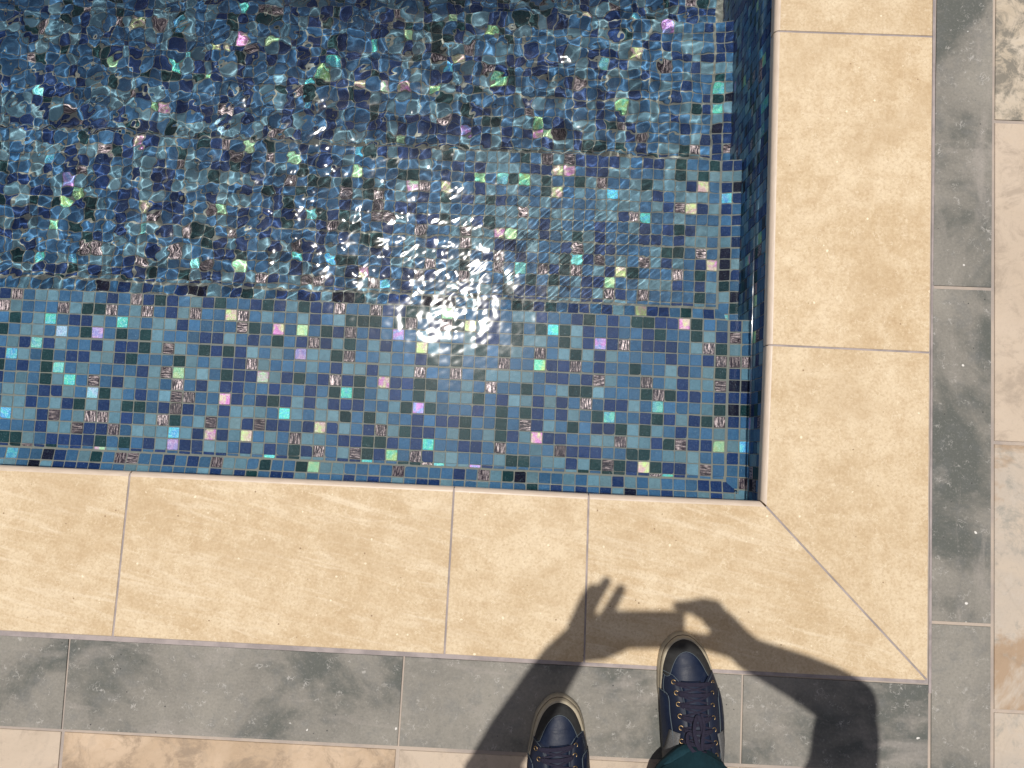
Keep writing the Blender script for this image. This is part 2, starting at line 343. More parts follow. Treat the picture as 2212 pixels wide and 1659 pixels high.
SP2 = [('P',-0.359,0.681),('Y',-0.382,0.682),('Y',-0.382,0.635),('C',-0.501,0.66),('Y',-0.548,0.662),('P',-0.694,0.637),('c',-0.669,0.638),('Y',-0.621,0.636),('Y',-0.071,0.662),('C',-0.263,0.634),('Y',-0.095,0.612),('c',-0.119,0.613),('c',-0.216,0.585),('C',-0.19,0.588),('c',-0.451,0.582),('Y',-0.477,0.539),('c',-0.574,0.54),('c',-0.668,0.54),('c',-0.787,0.612),('c',-0.787,0.59),('c',-0.786,0.563),('c',-0.742,0.565),('c',-0.336,0.514),('C',-0.337,0.49),('c',-0.288,0.49),('c',-0.192,0.492),('P',-0.046,0.493),('c',-0.072,0.518),('c',-0.646,0.472),('c',-0.504,0.468),('C',-0.456,0.469),('c',-0.406,0.467),('c',-0.671,0.445),('c',-0.575,0.445),('Y',-0.241,0.466),('c',-0.12,0.469),('Y',-0.266,0.443),('c',-0.768,0.424),('C',-0.741,0.421),('Y',-0.766,0.4),('c',-0.192,0.42),('c',-0.314,0.398),('C',-0.169,0.405),('c',-0.405,0.703),('c',-0.357,0.705),('P',-0.805,0.449),('Y',-1.072,0.708),('c',-1.388,0.685),('P',-1.314,0.712),('Y',-0.978,0.686),('Y',-0.832,0.662),('c',-1.215,0.665),('c',-0.978,0.639),('C',-0.833,0.707),('c',-1.437,0.643),('P',-1.459,0.62),('c',-0.86,0.611),('Y',-1.121,0.568),('C',-0.931,0.567),('Y',-1.29,0.566),('c',-1.264,0.547),('C',-1.284,0.522),('Y',-1.457,0.566),('c',-1.194,0.52),('c',-1.095,0.522),('c',-0.884,0.547),('C',-0.861,0.544),('c',-1.403,0.473),('c',-1.371,0.477),('c',-0.955,0.494),('C',-0.953,0.472),('C',-0.883,0.471),('C',-1.508,0.448),('C',-1.435,0.451),('C',-1.168,0.45),('c',-1.146,0.449),('c',-1.29,0.45),('c',-1.218,0.472),('c',-1.03,0.424),('P',-0.807,0.444),('P',-1.101,0.404),('V',-1.052,0.403),('c',-0.909,0.413)]
SP3 = [('Y',-0.849,0.909),('P',-0.802,0.907),('Y',-0.679,0.904),('Y',-0.542,0.927),('Y',-0.635,0.972),('Y',-0.756,1.022),('C',-0.82,1.003),('P',-0.612,0.814),('Y',-0.445,0.837),('P',-0.423,0.814),('Y',-0.399,0.802),('Y',-0.24,0.887),('P',-0.14,1.078),('Y',-0.216,1.002),('C',-0.28,0.98),('Y',-0.75,0.788),('c',-0.613,1.001),('c',-0.685,0.987),('c',-0.568,0.966),('c',-0.329,0.932),('c',-0.139,0.985),('c',-0.192,0.817),('c',-0.496,0.767),('c',-0.072,0.793),('Y',-0.59,0.772),('Y',-0.643,1.087),('Y',-1.061,1.001),('C',-1.274,1.034),('P',-1.128,1.004),('Y',-1.18,0.981),('C',-1.273,0.955),('C',-1.295,0.931),('Y',-1.205,0.905),('Y',-1.429,0.938),('Y',-0.944,0.931),('C',-0.979,0.912),('C',-0.965,0.862),('c',-0.988,0.885),('V',-1.054,0.838),('V',-1.154,0.793),('c',-1.153,0.833),('Y',-1.337,0.823),('Y',-1.394,1.024),('c',-1.339,1.031),('C',-1.139,1.072),('c',-1.533,0.817),('c',-1.496,0.78),('c',-1.608,1.003),('C',-1.596,0.858)]

XC = np.interp(np.arange(61), [0, 3, 27, 60], [-.0463, -.122, -.697, -1.504])   # column centres, right to left
def row_y(j): return .354 - .0125 - j * .0241 - (.0016 if j > 4 else 0)

# ------------------------------------------------------------ the pool: basin with three mosaic steps
pool = tag(empty('swimming_pool', (0, 0, 0)), 'corner of a mosaic tiled swimming pool with underwater steps', 'swimming pool')
XL = -2.45                                # individually tiled as far as here
def riser(m, y, ztop, zbot, x0=XL, x1=XW):
    m.quad([(x0, y - .0012, ztop), (x0, y - .0012, zbot), (x1, y - .0012, zbot), (x1, y - .0012, ztop)][::-1])
    nv = max(1, int((ztop - zbot) / PT))
    m.sheet((x0 + .001, y - .0012, ztop - .001), (1, 0, 0), (0, 0, -1), int((x1 - x0) / PT), nv)
def coves(m, zt, y0, y1):
    """sloping two-tile strips along the side wall and along the back of the tread"""
    L = math.hypot(CI, CH); k = CH / L; cc = CI / L
    # side wall strip (rises towards +x)
    o = Vector((XW - CI, y0 - .0, zt + .0005))
    m.quad([(XW - CI, y0, zt + .0003), (XW + .004, y0, zt + .0003 + CH * (CI + .004) / CI), (XW + .004, y1, zt + .0003 + CH * (CI + .004) / CI), (XW - CI, y1, zt + .0003)])
    n = int((y1 - y0) / PT) + 1
    u = Vector((cc, 0, k)); v = Vector((0, -1, 0))
    # v points down the photograph, so the normal of (v,u) is up
    vv = Vector((0, 1, 0))
    ys = [y1 - .0128 - j * .0241 - y0 for j in range(n) if y1 - .0128 - j * .0241 > y0 + .004]
    kinds = {}
    m.sheet(o, u, vv, 2, len(ys), us=[.0035 + .0108, .0035 + .0108 + .0242], vs=ys, ps=(.0238, .0240), kinds=lambda i, j, c: rkind(m.rr) if m.rr.random() > .06 else 'k')
    # back strip (rises towards -y)
    o = Vector((XL, y0 + CI, zt + .0004)); u = Vector((1, 0, 0)); v = Vector((0, cc, -k))
    m.quad([(XL, y0 - .004, zt + .0004 + CH * (CI + .004) / CI), (XW, y0 - .004, zt + .0004 + CH * (CI + .004) / CI), (XW, y0 + CI, zt + .0004), (XL, y0 + CI, zt + .0004)])
    nx = int((XW - XL) / PT)
    m.sheet(o, u, v, nx, 2, us=[(XW - .012 - i * .02425) - XL for i in range(nx)], vs=[-.0035 - .0108, -.0035 - .0108 - .0242], ps=(.0242, .0238), kinds=lambda i, j, c: rkind(m.rr) if m.rr.random() > .07 else 'k')
def nearest_map(sp):
    def f(c, tol=.0122):
        for k, x, y in sp:
            if abs(c.x - x) < tol and abs(c.y - y) < tol: return k
    return f

# top step, just under the water
m = Mosaic(3)
m.quad([(XL, YW, Z[0]), (XW, YW, Z[0]), (XW, EY[0], Z[0]), (XL, EY[0], Z[0])])
for j in range(13):
    for i in range(100):
        x = XC[i] if i < 61 else XC[60] - (i - 60) * PT
        y = row_y(j)
        # the sheet joint jogs by one row: row 5 sits a little lower on the left part
        if j == 4 and x < -.905 + .0 : y -= .0016
        if x < XL: continue
        k = TOP[j][60 - i] if i < 61 else rkind(m.rr)
        if k == 'X': k = 'b'
        m.tile((x, y, Z[0] + .0004), (1, 0, 0), (0, 1, 0), (0, 0, 1), .01115, .01095, k)
PART = {37: 'C', 29: 'C', 24: 'c', 23: 'C', 20: 'P', 5: 'c', 4: 'C', 57: 'c', 51: 'P', 59: 'n', 53: 'n', 26: 'g'}
for i in range(100):
    x = XC[i] if i < 61 else XC[60] - (i - 60) * PT
    if x < XL: continue
    m.tile((x, .0365, Z[0] + .0003), (1, 0, 0), (0, 1, 0), (0, 0, 1), .0108, .0026, PART.get(i, m.rr.choice('bbblnng')))
coves(m, Z[0], YW, EY[0])
riser(m, EY[0], Z[0] - .0006, Z[1])
m.build('step', pool)
# second and third step, then the floor
for q, (sp, seed) in enumerate(((SP2, 11), (SP3, 12))):
    m = Mosaic(seed); zt = Z[q + 1]; y0, y1 = EY[q], EY[q + 1]; near = nearest_map(sp)
    m.quad([(XL, y0 - .002, zt), (XW, y0 - .002, zt), (XW, y1, zt), (XL, y1, zt)])
    nx = int((XW - CI - XL) / PT); ny = int((y1 - y0 - CI) / PT)
    xs = [-.0463 - i * .0243 - XL for i in range(nx)]
    ys = [y1 - .0125 - j * .0242 - (.0018 if j > 7 else 0) - y0 for j in range(ny)]
    used = set()
    def kf(i, j, c):
        k = near(c)
        if k: return k
        k = rkind(m.rr)
        return k if k not in 'CYPVc' or c.x < -1.6 or m.rr.random() < .25 else m.rr.choice('bbln')
    m.sheet((XL, y0, zt + .0004), (1, 0, 0), (0, 1, 0), nx, ny, us=xs, vs=ys, kinds=kf)
    ylo = y0 + ys[-1] - .0121; rem = ylo - (y0 + CI) - .001
    if rem > .004:
        for i in range(nx):
            m.tile((XL + xs[i], y0 + CI + .001 + rem / 2, zt + .0004), (1, 0, 0), (0, 1, 0), (0, 0, 1), .0110, rem / 2 - .001, m.rr.choice('bblnngl'))
    coves(m, zt, y0, y1)
    riser(m, y1, zt - .0006, Z[q + 2])
    m.build('step', pool)
m = Mosaic(21); y0, y1 = EY[2], 2.2
m.quad([(XL, y0 - .002, Z[3]), (XW, y0 - .002, Z[3]), (XW, y1, Z[3]), (XL, y1, Z[3])])
m.sheet((XL, y0, Z[3] + .0004), (1, 0, 0), (0, 1, 0), int((XW - XL) / PT), int((y1 - y0) / PT))
m.quad([(-7, y1, Z[3]), (XW, y1, Z[3]), (XW, 7, Z[3]), (-7, 7, Z[3])], 4)
m.quad([(-7, -.1, Z[3] - .001), (XL, -.1, Z[3] - .001), (XL, y1, Z[3] - .001), (-7, y1, Z[3] - .001)], 4)
m.build('floor', pool)
# side wall (faces -x) and end wall (faces +y)
m = Mosaic(31)
m.quad([(XW + .0006, 2.19, -.03), (XW + .0006, -.02, -.03), (XW + .0006, -.02, -.75), (XW + .0006, 2.19, -.75)][::-1])
m.quad([(XW + .0006, 7, -.03), (XW + .0006, 2.19, -.03), (XW + .0006, 2.19, -.75), (XW + .0006, 7, -.75)][::-1], 4)
wk = lambda i, j, c: rkind(m.rr) if m.rr.random() > .05 else 'k'
m.sheet((XW + .0006, -.0105, -.0345), (0, 1, 0), (0, 0, -1), int(2.2 / PT), int(.60 / PT), kinds=wk, gap=.0015)
m.build('side_wall', pool)
m = Mosaic(32)
m.quad([(XL, YW - .0006, -.03), (XW + .02, YW - .0006, -.03), (XW + .02, YW - .0006, -.75), (XL, YW - .0006, -.75)][::-1])
m.quad([(-7, YW - .0006, -.03), (XL, YW - .0006, -.03), (XL, YW - .0006, -.75), (-7, YW - .0006, -.75)][::-1], 4)
m.sheet((XW - int((XW - XL) / PT) * PT, YW - .0006, -.0345), (1, 0, 0), (0, 0, -1), int((XW - XL) / PT), 5, kinds=wk)
m.build('end_wall', pool)
# far sides, out of the photograph
m = Mosaic(33)
m.quad([(-7, -.02, 0), (-7, 7, 0), (-7, 7, -.75), (-7, -.02, -.75)], 4)
m.quad([(XW + .02, 7, 0), (-7, 7, 0), (-7, 7, -.75), (XW + .02, 7, -.75)][::-1], 4)
m.build('far_wall', pool)
for o in pool.children:
    try: o.cycles.is_caustics_receiver = True
    except Exception: pass

# ------------------------------------------------------------ water
def smooth(a, b, x): t = np.clip((x - a) / (b - a), 0, 1); return t * t * (3 - 2 * t)
def water():
    fine = .0022
    xs = np.concatenate([-np.geomspace(1.80, 7.05, 60)[::-1], np.arange(-1.798, .0, fine), [.002, .004, .0055, .007, .0082, .0091, .0098, .0104]])
    ys = np.concatenate([[-.0104, -.0098, -.009, -.0078, -.006, -.003], np.arange(0, 1.38, fine), np.geomspace(1.385, 7.05, 60)])
    X, Y = np.meshgrid(xs, ys); rs = np.random.RandomState(5)
    H = np.zeros_like(X)
    def band(l0, l1, slope, n, mask, ang=None, spread=180):
        nonlocal H
        h = np.zeros_like(X)
        for _ in range(n):
            lam = math.exp(rs.uniform(math.log(l0), math.log(l1))); k = 2 * math.pi / lam
            a = R(rs.uniform(-180, 180)) if ang is None else R(ang + rs.uniform(-spread, spread))
            # slightly curved crests
            ph = rs.uniform(0, 6.283); cx, cy = rs.uniform(-1.6, 0), rs.uniform(.3, 1.4)
            bend = rs.uniform(-.35, .35)
            s_ = (X - cx) * math.cos(a) + (Y - cy) * math.sin(a); p_ = -(X - cx) * math.sin(a) + (Y - cy) * math.cos(a)
            h += (slope / k) * math.sqrt(2 / n) * np.sin(k * (s_ + bend * p_ * p_ * .5) + ph)
        H += h * mask
    yy = Y; left = smooth(-.35, -1.05, X)
    near = smooth(.20, .50, yy)
    deep = smooth(.62, .86, yy)
    far = smooth(.85, 1.2, yy) 
    m1 = near * (.27 + .73 * left) * (1 - deep) + deep * (.55 + .45 * smooth(-.05, -.5, X))
    spot = np.exp(-(((X + .57) / .14) ** 2 + ((Y - .335) / .14) ** 2))
    band(.20, .45, .010, 6, 1)
    band(.055, .10, .050, 12, m1 * .9 + .03 + .09 * spot)
    band(.030, .055, .046, 26, m1 * (1 - .1 * deep) + .01 + .10 * spot)
    band(.014, .025, .048, 30, m1 * (1 - .50 * deep) + .24 * spot + .006)
    band(.013, .024, .034, 22, far * smooth(-.2, -1.0, X) + .35 * far)
    # fine diagonal capillary train over the second step
    cap = np.exp(-(((X + .42) / .26) ** 2 + ((Y - .52) / .15) ** 2))
    band(.0085, .012, .026, 7, cap, ang=128, spread=9)
    # calm strip by the walls, meniscus
    H *= 1 - .55 * smooth(-.22, -.03, X)
    H += .0022 * np.exp(-(XW - X) / .0022) + .0018 * np.exp(-(Y - YW) / .0020)
    Zv = ZW + H
    ny, nx = X.shape
    V = np.stack([X, Y, Zv], -1).reshape(-1, 3).astype(np.float32)
    idx = np.arange(ny * nx, dtype=np.int32).reshape(ny, nx)
    Q = np.stack([idx[:-1, :-1], idx[:-1, 1:], idx[1:, 1:], idx[1:, :-1]], -1).reshape(-1, 4)
    me = bpy.data.meshes.new('water')
    me.vertices.add(len(V)); me.vertices.foreach_set('co', V.ravel())
    me.loops.add(Q.size); me.loops.foreach_set('vertex_index', Q.ravel())
    me.polygons.add(len(Q)); me.polygons.foreach_set('loop_start', np.arange(0, Q.size, 4, dtype=np.int32))
    me.polygons.foreach_set('use_smooth', np.ones(len(Q), dtype=bool))
    me.update(calc_edges=True); me.validate()
    me.materials.append(M_WATER)
    o = bpy.data.objects.new('water', me); col.objects.link(o); tag(o, kind='structure')
    try: o.cycles.is_caustics_caster = True
    except Exception: pass
water()

# ------------------------------------------------------------ paving
def offset_poly(P, d):
    n = len(P); out = []
    for i in range(n):
        a, b, c = Vector(P[i - 1]), Vector(P[i]), Vector(P[(i + 1) % n])
        e1 = (b - a).normalized(); e2 = (c - b).normalized()
        n1 = Vector((-e1.y, e1.x)); n2 = Vector((-e2.y, e2.x))
        p1 = a + n1 * d[i - 1]; p2 = b + n2 * d[i]
        den = e1.x * e2.y - e1.y * e2.x
        if abs(den) < 1e-6: out.append(b + n1 * d[i]); continue
        t_ = ((p2.x - p1.x) * e2.y - (p2.y - p1.y) * e2.x) / den
        out.append(p1 + e1 * t_)
    return out
def slab(name, P, mat, label, cat, group, edges=(), th=.028, gap=.0010, z=0., parent=None, kind=None, rough=0):
    """P counter-clockwise world corners; edges = indices of edges with the rounded pool lip"""
    A = sum((P[i][0] * P[(i + 1) % len(P)][1] - P[(i + 1) % len(P)][0] * P[i][1]) for i in range(len(P)))
    n = len(P); edges = set(edges)
    if A < 0:
        P = P[::-1]; edges = {(n - 2 - e) % n for e in edges}
    cx = sum(p[0] for p in P) / n; cy = sum(p[1] for p in P) / n
    Q = [(p[0] - cx, p[1] - cy) for p in P]
    base = [0 if i in edges else gap for i in range(n)]
    V = []; F = []; MI = []
    rE, rO = .0095, .0011
    lev = [(0, -th), (0, -.0105)] + [(a, -.0095 * (1 - math.sin(R(a)))) for a in (0, 15, 30, 45, 60, 75, 90)]
    for a, zz in lev:
        d = [base[i] + ((rE if i in edges else rO) * (1 - math.cos(R(a)))) for i in range(n)]
        if zz == -th: d = [base[i] + .0005 for i in range(n)]
        for p in offset_poly(Q, d): V.append((p.x, p.y, z + zz))
    for k in range(len(lev) - 1):
        for i in range(n):
            j = (i + 1) % n; F.append((k * n + i, k * n + j, (k + 1) * n + j, (k + 1) * n + i)); MI.append(1 if i in edges else 0)
    top = [(len(lev) - 1) * n + i for i in range(n)]; F.append(top); MI.append(0); F.append([i for i in range(n)][::-1]); MI.append(0)
    o = mesh(name, V, F, [mat, M_EDGE], mi=MI, loc=(cx, cy, 0))
    if kind: tag(o, kind=kind)
    else: tag(o, label, cat, group)
    return o
G1 = 'cream stone slabs of the pool coping'; G2 = 'grey stone slabs of the border band'; G3 = 'flagstones of the patio beyond the grey band'
e = 0.
# bottom coping (pool lip is its upper edge)
slab('coping_slab', [(-1.75, -.2952), (-1.1547, -.2958), (-1.1483, .0003), (-1.75, -.001)], M_TRAVB, 'cream coping slab with pale diagonal veins at the far left of the pool edge', 'coping slab', G1, [2])
slab('coping_slab', [(-1.1547, -.2958), (-.5584, -.2972), (-.5569, .0011), (-1.1483, .0003)], M_TRAVB, 'longest full cream coping slab left of the narrow cut one', 'coping slab', G1, [2])
slab('coping_slab', [(-.5584, -.2972), (-.3094, -.2993), (-.3131, -.0003), (-.5569, .0011)], M_TRAVP, 'narrow cut cream coping slab where the left hand shadow begins', 'coping slab', G1, [2])
slab('coping_slab', [(-.3094, -.2993), (.2974, -.2997), (-.0025, .0012), (-.3131, -.0003)], M_TRAVB, 'mitred cream coping slab under the hands shadow and the toe of one shoe', 'coping slab', G1, [2])
slab('coping_slab', [(.2974, -.2997), (.2972, .2847), (.0019, .2854), (-.0025, .0012)], M_TRAVR, 'mitred cream coping slab on the right of the pool corner', 'coping slab', G1, [2])
slab('coping_slab', [(.2972, .2847), (.2991, .8837), (.0025, .8825), (.0019, .2854)], M_TRAVR, 'full cream coping slab with brown flecks above the mitred corner slab', 'coping slab', G1, [2])
slab('coping_slab', [(.2991, .8837), (.302, 1.484), (.0065, 1.484), (.0025, .8825)], M_TRAVR, 'cream coping slab cut off by the top of the picture', 'coping slab', G1, [2])
# grey band
gy0, gy1 = -.3035, -.4600
slab('border_slab', [(-1.831, gy1 - .002), (-1.2312, gy1 - .002), (-1.2320, gy0 + .0015), (-1.831, gy0 + .002)], M_SLATE, 'grey stone slab with dark cloudy stains at the bottom left edge', 'paving slab', G2)
slab('border_slab', [(-1.2312, gy1 - .002), (-.6315, gy1), (-.6300, gy0 + .001), (-1.2320, gy0 + .0015)], M_SLATE, 'long grey stone slab with whitish smears below the longest cream slab', 'paving slab', G2)
slab('border_slab', [(-.6315, gy1), (-.0283, gy1 + .001), (-.0285, gy0 - .0005), (-.6300, gy0 + .001)], M_SLATE, 'grey stone slab under both shoes', 'paving slab', G2)
slab('border_slab', [(-.0283, gy1 + .001), (.2995, gy1 + .002), (.2998, gy0 - .0015), (-.0285, gy0 - .0005)], M_SLATE, 'short grey stone slab with the right elbow shadow and chalky corner', 'paving slab', G2)
slab('border_slab', [(.3025, -.800), (.4078, -.800), (.4088, -.1985), (.3015, -.1985)], M_SLATEV, 'narrow grey slab with a pale crack at the bottom right', 'paving slab', G2)
slab('border_slab', [(.3015, -.1960), (.4088, -.1960), (.4092, .4060), (.3000, .4050)], M_SLATEV, 'narrow grey slab beside the mitred cream corner slab', 'paving slab', G2)
slab('border_slab', [(.3000, .4078), (.4095, .4088), (.4125, 1.010), (.3045, 1.010)], M_SLATEV, 'narrow grey slab with dark swirls at the top right', 'paving slab', G2)
# patio flagstones
fy = gy1 - .0035
slab('flagstone', [(-1.83, -1.06), (-1.2300, -1.06), (-1.2306, fy), (-1.83, fy)], M_FPINK, 'plain pale pink flagstone in the bottom left corner', 'flagstone', G3, th=.03)
slab('flagstone', [(-1.2270, -1.06), (-.6350, -1.06), (-.6340, fy), (-1.2276, fy)], M_FMOT, 'brown mottled flagstone along the bottom edge', 'flagstone', G3, th=.03)
slab('flagstone', [(-.6310, -1.06), (-.0300, -1.06), (-.0310, fy + .001), (-.6300, fy)], M_FPINK, 'plain pinkish flagstone below the left shoe', 'flagstone', G3, th=.03)
slab('flagstone', [(.4128, .7262), (1.01, .7272), (1.015, 1.32), (.4175, 1.32)], M_FDARK, 'dark mottled cream flagstone in the top right corner', 'flagstone', G3, th=.03)
slab('flagstone', [(.4122, .1285), (1.01, .1290), (1.01, .7235), (.4128, .7228)], M_FPINK, 'smooth pale pink flagstone at the right edge', 'flagstone', G3, th=.03)
slab('flagstone', [(.4118, -.3430), (1.01, -.3430), (1.01, .1255), (.4122, .1250)], M_FGREY, 'grey beige flagstone with a dark crack and rusty patch at the right edge', 'flagstone', G3, th=.03)
slab('flagstone', [(.4112, -.9400), (1.01, -.9400), (1.01, -.3460), (.4118, -.3460)], M_FGREY, 'beige flagstone with an orange rim in the bottom right corner', 'flagstone', G3, th=.03)
# the same paving carried on outside the picture, as one surface each
def strip(name, quads, mat):
    V = []; F = []
    for (x0, y0_, x1, y1_) in quads:
        for zz in (-.028, 0):
            V += [(x0, y0_, zz), (x1, y0_, zz), (x1, y1_, zz), (x0, y1_, zz)]
        b = len(V) - 8
        F += [(b + 4, b + 5, b + 6, b + 7), (b, b + 1, b + 5, b + 4), (b + 1, b + 2, b + 6, b + 5), (b + 2, b + 3, b + 7, b + 6), (b + 3, b, b + 4, b + 7)]
    tag(mesh(name, V, F, mat), kind='structure')
g = .003
strip('pool_surround', [(-1.75 - .6 * (k + 1) + g, -.296, -1.75 - .6 * k - g, .0) for k in range(8)] + [(.004, 1.487 + .6 * k, .302, 1.487 + .6 * (k + 1) - g) for k in range(9)], M_TRAVB)
strip('border_paving', [(-1.834 - .6 * (k + 1) + g, gy1, -1.834 - .6 * k, gy0) for k in range(8)] + [(.304, 1.013 + .6 * k, .411, 1.013 + .6 * (k + 1) - g) for k in range(9)] + [(.3025, -.803 - .6 * (k + 1) + g, .408, -.803 - .6 * k) for k in range(4)], M_SLATE)
pq = []
for i in range(-7, 12):
    for j in range(-8, 12):
        x0 = .4130 + (i) * .6; y0_ = -.343 + j * .6
        if i >= 0:
            if i == 0 and -.95 < y0_ < 1.2: continue
            pq.append((x0 + .0, y0_ + g, x0 + .6 - g, y0_ + .6 - g))
for i in range(-10, 2):
    for j in range(5):
        x0 = -.0300 + i * .6; y1_ = fy - j * .6
        if j == 0 and -1.9 < x0 < -.5: continue
        if x0 > .3: continue
        x1 = min(x0 + .6 - g, .2985)
        pq.append((x0, y1_ - .6 + g, x1, y1_))
strip('patio', pq, M_FPINK)
# mortar bed filling the joints, and ground under it
mb = -.0024
mesh_m = mesh('ground', [(x, y, mb) for x, y in [(-90, -90), (90, -90), (90, 90), (.0125, 90), (.0125, -.0125), (-90, -.0125), (.0125, 7.0), (-90, 7.0), (-90, 90), (-7, -.0125), (-7, 7)]], [(0, 1, 4, 5), (1, 2, 3, 4), (7, 6, 3, 8), (5, 9, 10, 7)], M_MORT); tag(mesh_m, kind='structure')
# cooler grout run between the coping and the grey band, and inside the coping joints
V = []; F = []
def mq(a, b, c, d, z_=-.0017):
    n_ = len(V); V.extend([(p[0], p[1], z_) for p in (a, b, c, d)]); F.append((n_, n_ + 1, n_ + 2, n_ + 3))
mq((-1.8, -.3035), (.2975, -.3035), (.2975, -.295), (-1.8, -.295), -.0004)
mq((.2985, -.32), (.3035, -.32), (.3035, 1.4), (.2985, 1.4), -.0006)
for xa, xb in ((-.3094, -.3131), (-.5584, -.5569), (-1.1547, -1.1483)): mq((xa - .004, -.297), (xa + .004, -.297), (xb + .004, -.010), (xb - .004, -.010), -.0010)
for ya in (.2850, .8831): mq((.012, ya - .004), (.298, ya - .004), (.298, ya + .004), (.012, ya + .004), -.0010)
for (xj, yj, al) in ((-.3131, -.0003, 0), (-.5569, .0011, 0), (-1.1483, .0003, 0), (.0019, .2854, 1), (.0025, .8825, 1)):
    for d0, d1, z0, z1 in ((.012, .0065, -.0014, -.0020), (.0065, .0030, -.0020, -.0050), (.0030, .0022, -.0050, -.026)):
        n_ = len(V)
        if al: V.extend([(xj + d0, yj - .003, z0), (xj + d1, yj - .003, z1), (xj + d1, yj + .003, z1), (xj + d0, yj + .003, z0)])
        else: V.extend([(xj - .003, yj - d0, z0), (xj + .003, yj - d0, z0), (xj + .003, yj - d1, z1), (xj - .003, yj - d1, z1)])
        F.append((n_, n_ + 1, n_ + 2, n_ + 3))
mq((.292, -.2997), (.2974, -.2943), (.008, -.0045), (.0035, -.010), -.0010)
tag(mesh('joint_grout', V, F, M_MORTC), kind='structure')


# ------------------------------------------------------------ the person: shoes
t = NT('navy_leather'); v = t.n('ShaderNodeTexCoord').outputs['Object']
cz = t.noise(t.vmul(v, (14, 120, 30)), 1.0, 4, .6, .6); du = t.noise(v, 45, 5, .7)
c = t.mix(t.ramp(du, .35, .6), (.005, .010, .028), (.009, .016, .038)); c = t.mix(t.math('MULTIPLY', t.ramp(du, .58, .75), .35), c, (.06, .065, .075))
M_NAVY = t.bsdf(c, t.ramp(du, .3, .7, .42, .62), bump=t.math('ADD', cz, t.math('MULTIPLY', t.noise(v, 600, 2), .15)), bstr=.5, bdist=.0015, spec=.25)
M_NAVY2 = plain('dark_navy_leather', (.007, .012, .030), .5, nscale=60, spec=.4, amt=.4, bstr=.3)
M_SUEDE = plain('black_suede', (.034, .034, .034), .85, nscale=90, spec=.2, amt=.5, bstr=.5)
M_SOLE = plain('cream_rubber', (.44, .38, .275), .55, nscale=30, amt=.5)
M_SOLED = plain('rubber_groove', (.12, .095, .065), .7)
M_LACE = plain('dark_violet_lace', (.026, .024, .042), .9, nscale=300, spec=.15, amt=.5, bstr=.6)
M_STITCH = plain('grey_thread', (.085, .11, .13), .8)
M_BRASS = plain('brass', (.34, .24, .13), .42, 1.)
M_WEB = plain('grey_webbing', (.15, .15, .15), .9, nscale=400, amt=.8, bstr=.8)
M_TROU = plain('teal_cloth', (.009, .038, .052), .85, nscale=160, spec=.2, amt=.5, bstr=.4)
M_SKIN = plain('skin', (.52, .31, .21), .5, nscale=40, amt=.15)
M_SHIRT = plain('grey_blue_shirt_cloth', (.16, .20, .26), .85, nscale=200, amt=.4)
M_HAIR = plain('dark_hair', (.03, .02, .014), .6, nscale=80, amt=.6)
def interp(t_, pts): return float(np.interp(t_, [p[0] for p in pts], [p[1] for p in pts]))
LSH = .300
def s_half(y):        # half width of the upper against distance from the toe
    if y < .0215: return .0300 * (max(0, y) / .0215) ** .47
    return float(np.interp(y, [.0215, .030, .0415, .0530, .0775, .0975, .127, .157, .181, .22, .26, .288, .2999], [.0300, .0342, .0380, .0408, .0460, .0490, .0500, .0492, .0480, .0440, .0380, .0280, .003]))
def s_mid(y): return float(np.interp(y, [0, .02, .05, .09, .11, .14, .20, .30], [-.0105, -.0098, -.0068, -.0018, .0, .0014, .001, -.002]))
def warp(y): return float(np.interp(y, [0, .06, .089, .108, .128, .149, .17, .193, .25, .30], [0, .050, .068, .0835, .1003, .1173, .135, .154, .205, .27]))
def s_ridge(y):
    a = float(np.interp(y, [0, .006, .015, .035, .055, .068, .0835, .10, .117, .135, .154, .19, .25, .30], [.030, .039, .046, .052, .055, .059, .066, .074, .083, .091, .099, .107, .108, .100]))
    return a
MIR = [1]
def S(y, s, off=0.):
    hw = s_half(y) * (1 + .02 * math.sin(math.pi * min(1, y / .25))); zb = .026; r = s_ridge(y)
    a = abs(s); z = zb + (r - zb) * (max(0, 1 - a ** 2.3)) ** .62
    x = s_mid(y) + s * hw
    # outward normal, roughly
    nx = s * a * .9; nz = math.sqrt(max(.05, 1 - min(.95, a ** 3)))
    l = math.hypot(nx, nz)
    return Vector(((x + nx / l * off) * MIR[0], -y, z + nz / l * off))
def patch(name, us, vs, fn, mat, parent, thick=0., close=False):
    V = []; F = []; nu, nv = len(us), len(vs)
    for u in us:
        for v_ in vs: V.append(fn(u, v_))
    for i in range(nu - 1):
        for j in range(nv - 1):
            a = i * nv + j; F.append((a, a + 1, a + nv + 1, a + nv))
    o = mesh(name, V, F, mat, parent, smooth=True)
    if thick:
        md = o.modifiers.new('thick', 'SOLIDIFY'); md.thickness = thick; md.offset = -1
    return o
def ribbon(V, F, pts, wd, th=.0011, side=None):
    """flat strap through pts"""
    n = len(pts); b = len(V)
    for i, p in enumerate(pts):
        d = (pts[min(n - 1, i + 1)] - pts[max(0, i - 1)]).normalized()
        up = Vector((0, 0, 1)) if side is None else side
        sd = d.cross(up)
        if sd.length < 1e-4: sd = Vector((1, 0, 0))
        sd.normalize(); nn = sd.cross(d).normalized()
        for (a, c_) in ((-1, 0), (-.8, 1), (.8, 1), (1, 0), (.8, -1), (-.8, -1)):
            V.append(p + sd * a * wd / 2 + nn * c_ * th / 2)
    for i in range(n - 1):
        for k in range(6):
            a = b + i * 6 + k; c_ = b + i * 6 + (k + 1) % 6
            F.append((a, c_, c_ + 6, a + 6))
    F.append(tuple(b + k for k in range(6))[::-1]); F.append(tuple(b + (n - 1) * 6 + k for k in range(6)))
